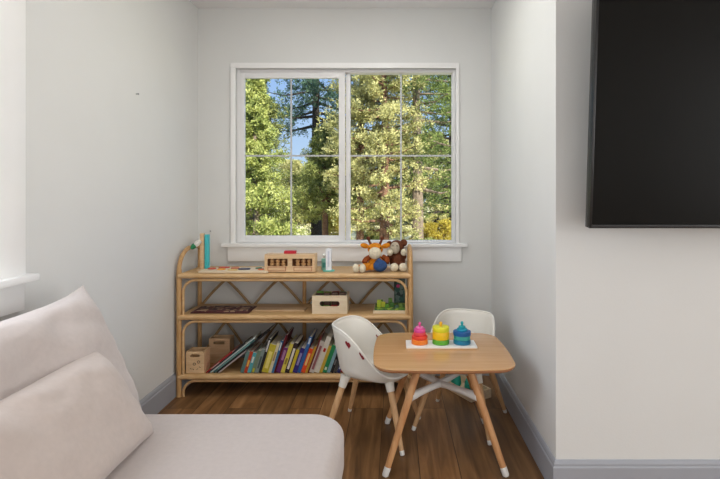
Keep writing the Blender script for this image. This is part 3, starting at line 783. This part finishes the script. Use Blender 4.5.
# ------------------------------------------------------------------ bottom shelf: two wooden boxes and the books
def handle_box(name, x, y, hx, hy, h, label, face):
    t = tag(empty(name, (x, y, ZB)), label, 'box')
    slot_panel('front_panel', hx, h, -hy, -hy+.007, -hx*.55, hx*.55, h*.74, h*.88, M_toywood, t)
    bm = NB(); box(bm, -hx, hx, hy-.007, hy, 0, h); box(bm, -hx, -hx+.007, -hy+.007, hy-.007, 0, h); box(bm, hx-.007, hx, -hy+.007, hy-.007, 0, h); box(bm, -hx+.007, hx-.007, -hy+.007, hy-.007, 0, .007)
    mesh_obj('box_walls', bm, M_toywood, t, smooth=False)
    if face:
        bm = NB()
        for cx, cz in ((-.004, .056), (.022, .036-.012+.045)) : 
            tube(bm, [(cx+.008*math.cos(2*PI*i/14), -hy-.0005, cz+.007*math.sin(2*PI*i/14)) for i in range(14)], .0016, 6, closed=True)
        for a, b in (((-.030, .030), (-.022, .024)), ((-.014, .028), (-.008, .020)), ((.010, .022), (.018, .028)), ((.026, .040), (.034, .034))):
            tube(bm, [(a[0], -hy-.0005, a[1]), (b[0], -hy-.0005, b[1])], .0014, 6)
        mesh_obj('drawn_face', bm, M_darkhole, t)
    return t
handle_box('toy_box', -1.232, 3.130, .056, .05, .132, 'small light wooden box with a drawn face and handle slot', True)
handle_box('toy_box', -1.150, 3.318, .068, .045, .160, 'plain wooden box with handle slot behind the box with a face', False)

def book(xr, tilt, h, th, rgb, label, y0=3.078, dep=.20, band=None, group='books on the bottom shelf', hard=True, z=None):
    """xr: X of the lower right spine corner on the shelf; leans to the right by tilt degrees"""
    b = tag(empty('book', (xr, y0, (ZB if z is None else z)+.0006), (0, R(tilt), 0)), label, 'book', group)
    m = rm(rgb, .45)
    ct = min(.0025, th*.22)
    bm = NB()
    box(bm, -th, -th+ct, 0, dep, 0, h); box(bm, -ct, 0, 0, dep, 0, h); box(bm, -th+ct, -ct, 0, ct, 0, h)
    mesh_obj('cover', bm, m, b, smooth=False)
    boxobj('pages', -th+ct, -ct, ct, dep-.004, .003, h-.003, mat('paper', (226, 218, 200), .8, .03, 100), b)
    if band:
        c, a0, a1 = band
        boxobj('spine_title', -th*.76, -th*.24, -.0008, .0002, h*a0, h*a1, rm(c), b)
    return b
BX = lambda px: (px-395)/160.3
LIST = [  # right px of the spine foot, tilt, height m, colour, words, band
    (245.4, 17, .138, (96, 132, 128), 'thin grey green book first in the upright row', None),
    (248.8, 17, .136, (196, 70, 36), 'red orange book next to the thin grey green one', ((236, 190, 80), .3, .6)),
    (252.4, 17, .128, (84, 168, 180), 'cyan book between the red orange and grey ones', ((220, 230, 220), .5, .8)),
    (256.4, 17, .142, (118, 138, 116), 'grey green book with yellow patch at its foot', ((190, 186, 50), .02, .2)),
    (259.8, 17, .150, (134, 150, 146), 'light grey slim book near the grey green one', ((80, 96, 96), .2, .7)),
    (262.8, 17, .218, (40, 42, 46), 'tall black book with white stripe on its spine', ((214, 214, 214), .62, .96)),
    (269.6, 17, .178, (204, 188, 60), 'thick yellow speckled book beside the tall black one', ((240, 226, 130), .15, .75)),
    (272.6, 17, .190, (224, 214, 180), 'cream book standing after the thick yellow speckled one', ((170, 140, 90), .4, .7)),
    (275.0, 17, .205, (62, 118, 166), 'medium blue book between the cream and maroon books', ((220, 226, 226), .7, .95)),
    (277.0, 18, .245, (100, 22, 36), 'tall dark maroon book rising above its neighbours', None),
    (281.6, 18, .160, (110, 50, 112), 'purple book beside the tall maroon one', ((180, 130, 170), .5, .9)),
    (285.6, 18, .186, (222, 206, 84), 'pale yellow book following the purple one', ((160, 140, 60), .3, .5)),
    (290.2, 18, .190, (54, 42, 44), 'black book with white lettered spine', ((230, 224, 214), .12, .82)),
    (293.4, 18, .150, (214, 192, 52), 'thin yellow book after the black and white one', None),
    (298.0, 19, .158, (56, 48, 128), 'indigo book with pale squiggles on its spine', ((150, 140, 190), .3, .8)),
    (301.4, 19, .232, (52, 104, 170), 'tall bright blue book beside the indigo one', ((210, 220, 230), .8, .97)),
    (305.8, 20, .156, (226, 80, 36), 'bright orange red book beside the tall blue one', ((246, 200, 120), .3, .8)),
    (308.2, 20, .170, (206, 156, 48), 'mustard book between the orange and white spines', None),
    (309.8, 20, .246, (110, 26, 30), 'dark red book leaning behind the mustard one', None),
    (314.6, 20, .204, (206, 196, 186), 'thick grey white book with speckled spine', ((150, 90, 96), .1, .85)),
    (319.6, 20, .232, (226, 220, 206), 'thick cream book with red dot near its top', ((196, 52, 36), .58, .68)),
    (322.8, 20, .175, (206, 174, 62), 'ochre book between the cream and green ones', None),
    (327.2, 20, .178, (36, 138, 84), 'green book with a plain spine', ((220, 236, 220), .1, .2)),
    (330.4, 20, .205, (136, 176, 190), 'light blue book after the green one', None),
    (333.8, 20, .172, (30, 30, 34), 'black book after the light blue one', ((120, 120, 120), .3, .5)),
    (337.0, 20, .160, (72, 72, 70), 'dark grey book before the navy one', None),
    (340.4, 20, .118, (40, 50, 110), 'navy book near the white chair shell', ((200, 210, 220), .2, .5)),
    (345.4, 20, .110, (176, 44, 40), 'red book at the end by the white chair', None),
]
prev = 241.8
for (px, tl, h, c, lab, band) in LIST:
    th = (px-prev)/160.3*math.cos(R(tl))-.0006
    book(BX(px), tl, h, th, c, lab, band=band); prev = px
# slanting picture books
prev = 207.0
SL = [(209.0, 51.5, .205, (176, 40, 44), 'red picture book at the top of the slanting pile', ((220, 200, 190), .2, .5)),
      (211.4, 51.5, .290, (48, 50, 54), 'charcoal picture book slanting under the red one', None),
      (213.4, 51.5, .350, (192, 204, 200), 'long pale silver picture book in the slanting pile', None),
      (216.6, 51.5, .320, (52, 92, 92), 'dark teal picture book in the slanting pile', ((120, 170, 168), .1, .9)),
      (219.4, 51.5, .420, (30, 28, 30), 'longest black picture book of the slanting pile', None),
      (221.2, 51.5, .215, (198, 184, 184), 'pale pink lowest picture book in the slanting pile', None)]
for (px, tl, h, c, lab, band) in SL:
    th = (px-prev)/160.3*math.cos(R(tl))-.0008
    book(BX(px), tl, h, th, c, lab, band=band, group='picture books in the slanting pile', dep=.165, y0=3.078); prev = px

# small nail on the wall above the shelf corner, and on the side wall
for loc, rot, lab in (((PX(211, YB), YB, PZ(231, YB)), (PI/2, 0, 0), 'tiny metal nail in the window wall above the teal toy'), ((XL, 500*1.36/(395-136), PZ(94, 500*1.36/(395-136))), (0, PI/2, 0), 'tiny metal nail high on the side wall')):
    bm = NB(); lathe(bm, [(.002, 0), (.002, .012), (.005, .012), (.005, .014), (0, .0145)], 12); n_ = mesh_obj('wall_nail', bm, mat('nail_metal', (150, 150, 150), .4, metal=.8)); n_.location = loc; n_.rotation_euler = rot
    tag(n_, lab, 'nail')

# ------------------------------------------------------------------ toy tray on the floor behind the table
t = tag(empty('floor_toy_tray', (.395+.045, 3.155, 0), R(-60)), 'shallow light wooden tray of teal toys on the floor against the niche wall', 'tray')
bm = NB(); a, b = .16, .078
box(bm, -a, a, -b, b, .002, .010); box(bm, -a, a, -b, -b+.008, .010, .055); box(bm, -a, a, b-.008, b, .010, .055); box(bm, -a, -a+.008, -b+.008, b-.008, .010, .055); box(bm, a-.008, a, -b+.008, b-.008, .010, .055)
mesh_obj('tray', bm, M_palewood, t, smooth=False)
for i, (x, y, r_) in enumerate(((-.09, 0, .034), (.02, .02, .032), (.10, -.01, .03))):
    bm = NB(); lathe(bm, [(r_*.8, 0), (r_, .01), (r_*.9, .05), (r_*.5, .075), (0, .08)], 20)
    o = mesh_obj('toy_cup', bm, rm((40, 160, 140))); o.location = Vector(t.location)+Matrix.Rotation(R(-60), 3, 'Z') @ Vector((x, y, .0105))
    tag(o, ('teal cup toy at the rear end of the floor tray', 'teal cup toy in the middle of the floor tray', 'teal cup toy at the near end of the floor tray by the table')[i], 'toy', 'teal toys in the floor tray')

# ------------------------------------------------------------------ outdoors
GZ = -.6
gm = ground_mat()
bm = NB(); bmesh.ops.create_grid(bm, x_segments=60, y_segments=60, size=60)
for v in bm.verts:
    v.co.z = .25*fabric_noise((v.co.x, v.co.y, 0), .12)*min(1, max(0, (v.co.y+45)/20))
gnd = mesh_obj('ground', bm, gm); gnd.location = (0, 64.0, GZ); struct(gnd)

LEAF = {
 'lime': leaf_mat('lime_needles', (104, 126, 54), (218, 218, 140)),
 'yellowgreen': leaf_mat('yellow_green_needles', (104, 110, 54), (236, 228, 166)),
 'mid': leaf_mat('mid_green_needles', (74, 92, 48), (192, 194, 122)),
 'dark': leaf_mat('dark_green_needles', (56, 78, 54), (150, 164, 96)),
 'blue': leaf_mat('blue_green_needles', (44, 74, 76), (124, 150, 122)),
 'gold': leaf_mat('golden_leaves', (168, 150, 60), (226, 208, 104)),
}
BARK = {'red': mat('red_bark', (122, 90, 72), .95, .4, 9), 'grey': mat('grey_bark', (128, 112, 98), .95, .35, 9), 'dark': mat('dark_bark', (62, 54, 50), .95, .3, 9)}
def tree(name, x, y, h, r, z_lo, leaf, bark, label, seed, nb=70, per=16, tuft=.16, nneedle=7, tr=.12, power=.8, lean=0, group=None, cat='tree', spread=.16, gz=GZ):
    """trunk with branches, and a crown of needle tufts set along those branches; z_lo = fraction of the height where the crown starts"""
    rs = np.random.RandomState(seed); tuft *= .62; per = int(per*2.1); nneedle += 2
    root = tag(empty(name, (x, y, gz)), label, cat, group)
    bm = NB()
    trunk = [Vector((lean*h*t+.05*math.sin(5*t+seed)*tr*4, .04*math.cos(4*t+seed), h*t*.97)) for t in np.linspace(0, 1, 9)]
    tube(bm, trunk, [tr*(1-.88*t)+.01 for t in np.linspace(0, 1, 9)], 9)
    cen = []; rad = []
    for b in range(nb):
        t = z_lo+(1-z_lo)*((b+rs.rand())/nb)**.9
        k = (t-z_lo)/(1-z_lo)
        L = r*((1-k)**power*(.75+.25*min(1, k*6))+.06)*(.65+.5*rs.rand())
        az = b*2.4+rs.rand()*1.2
        p0 = Vector((lean*h*t, 0, h*t)); up = .35*(k-.35)+.12*rs.randn()
        d = Vector((math.cos(az), math.sin(az), up)).normalized()
        p1 = p0+d*L*.55+Vector((0, 0, -.03*L)); p2 = p0+d*L+Vector((0, 0, .10*L))
        if L > .25: tube(bm, [p0, p1, p2], [.035*tr/.12*(1-k)+.010, .02*(1-k)+.007, .004], 5, caps=False)
        for s in range(per):
            q = .25+.8*rs.rand()**.75
            base = p0.lerp(p1, min(1, q/.55)) if q < .55 else p1.lerp(p2, (q-.55)/.45)
            w_ = spread*L*(.5+q)
            cen.append((base.x+rs.randn()*w_*.7, base.y+rs.randn()*w_*.7, base.z+rs.randn()*w_*.5)); rad.append(tuft*(.7+.6*rs.rand()))
    mesh_obj('trunk', bm, BARK[bark], root)
    C = np.array(cen); Rr = np.array(rad); n = len(C)
    # every tuft: nneedle thin triangles radiating; joined at the centre vertex so a tuft is one island
    D = rs.randn(n, nneedle, 3); D[..., 2] += .35; D /= np.linalg.norm(D, axis=2, keepdims=True)
    Sd = np.cross(D, rs.randn(n, nneedle, 3)); Sd /= np.linalg.norm(Sd, axis=2, keepdims=True)
    tip = C[:, None]+D*Rr[:, None, None]
    a_ = tip+Sd*Rr[:, None, None]*.15; b_ = tip-Sd*Rr[:, None, None]*.15
    V = np.concatenate([C[:, None], a_, b_], 1).astype(np.float32)   # n, 1+2k, 3
    K = nneedle; base = (np.arange(n)*(1+2*K))[:, None]
    idx = np.stack([base+0*np.arange(K)[None], base+1+np.arange(K)[None], base+1+K+np.arange(K)[None]], 2).reshape(-1).astype(np.int32)
    me = bpy.data.meshes.new('crown'); nv = n*(1+2*K); nf = n*K
    me.vertices.add(nv); me.vertices.foreach_set('co', V.reshape(-1)); me.loops.add(nf*3); me.loops.foreach_set('vertex_index', idx)
    me.polygons.add(nf); me.polygons.foreach_set('loop_start', np.arange(nf, dtype=np.int32)*3)
    me.update(calc_edges=True); me.validate()
    me.materials.append(LEAF[leaf])
    o = bpy.data.objects.new('crown', me); COL.objects.link(o); o.parent = root
    return root
tree('young_pine', -2.50, 9.0, 4.1, .98, .03, 'lime', 'grey', 'bright lime green young pine close to the window', 1, power=1.2, nb=85, per=24, tuft=.13, tr=.06, nneedle=8)
tree('pine_tree', -2.62, 16.5, 9.5, 2.2, .42, 'blue', 'dark', 'dark blue green pine with bare black trunk against the sky', 2, nb=60, per=30, tuft=.17, tr=.19, lean=.01, power=.6)
tree('pine_tree', -2.0, 14.5, 3.9, 1.1, .36, 'mid', 'red', 'short bushy green pine under the dark trunked one', 3, nb=80, per=26, tuft=.14, tr=.10)
tree('pine_tree', -4.35, 15.5, 5.8, 1.7, .1, 'mid', 'grey', 'medium green pine rising behind the lime young pine', 4, nb=80, per=26, tuft=.17, tr=.14)
tree('pine_tree', -.86, 12.5, 8.0, .98, .24, 'yellowgreen', 'red', 'yellow green pine with slim reddish trunk beside the window mullion', 5, nb=80, per=22, tuft=.14, tr=.10, power=.5)
tree('pine_tree', -.26, 12.0, 7.2, 1.15, .12, 'yellowgreen', 'red', 'yellow green pine with thick reddish trunk above the giraffe', 6, nb=85, per=27, tuft=.14, tr=.13, power=.5)
tree('pine_tree', .58, 13.5, 9.0, 1.75, .23, 'dark', 'grey', 'dark green pine with grey trunk and long low branches', 7, nb=80, per=19, tuft=.15, tr=.17, power=.5)
tree('pine_tree', 2.1, 18.0, 9.0, 2.0, .12, 'dark', 'dark', 'dark green pine at the window edge behind the golden shrub', 8, nb=80, per=19, tuft=.18, tr=.2, power=.6)
for i, (x, y, lf, h, r, lab) in enumerate([(.62, 11, 'mid', .8, .6, 'green shrub at the foot of the grey trunked pine'), (1.25, 14.5, 'gold', 1.05, .8, 'golden yellow shrub beside the grey trunked pine'),
        (-2.75, 20.5, 'gold', 1.15, .9, 'yellow shrub across the clearing beyond the short pine'), (-.65, 14.5, 'mid', .75, .7, 'low green shrub between the two reddish trunks'), (-2.9, 8.0, 'lime', .95, .8, 'lime green shrub at the foot of the young pine')]):
    tree('shrub', x, y, h, r, .05, lf, 'grey', lab, 20+i, nb=40, per=24, tuft=.11, tr=.03, power=.35, cat='shrub')
tree_row = [(-13.5, 36, 6.2), (-10.4, 34, 5.0), (-7.6, 37, 4.4), (-5.2, 36, 5.2), (-2.6, 35, 6.0), (.2, 36, 6.6), (2.8, 34, 6.2), (5.6, 37, 7.0)]
FARLAB = ['distant green tree seen behind the lime young pine, outermost of the row', 'distant dark tree second along the row behind the young pine', 'distant pale green tree in the row behind the bare black trunk', 'distant green tree in the row behind the short bushy pine',
          'tall distant green tree in the row behind the window mullion', 'tall distant dark tree in the row behind the thick reddish trunk', 'tall distant pale tree in the row behind the grey trunked pine', 'tallest distant tree at the row end behind the golden shrub']
for i, (x, y, h) in enumerate(tree_row):
    tree('far_tree', x, y, h, 2.2, .02, ('mid', 'dark', 'yellowgreen', 'mid')[i % 4], 'dark', FARLAB[i], 40+i, nb=60, per=22, tuft=.32, nneedle=6, tr=.2, power=.45, group='distant trees beyond the clearing')
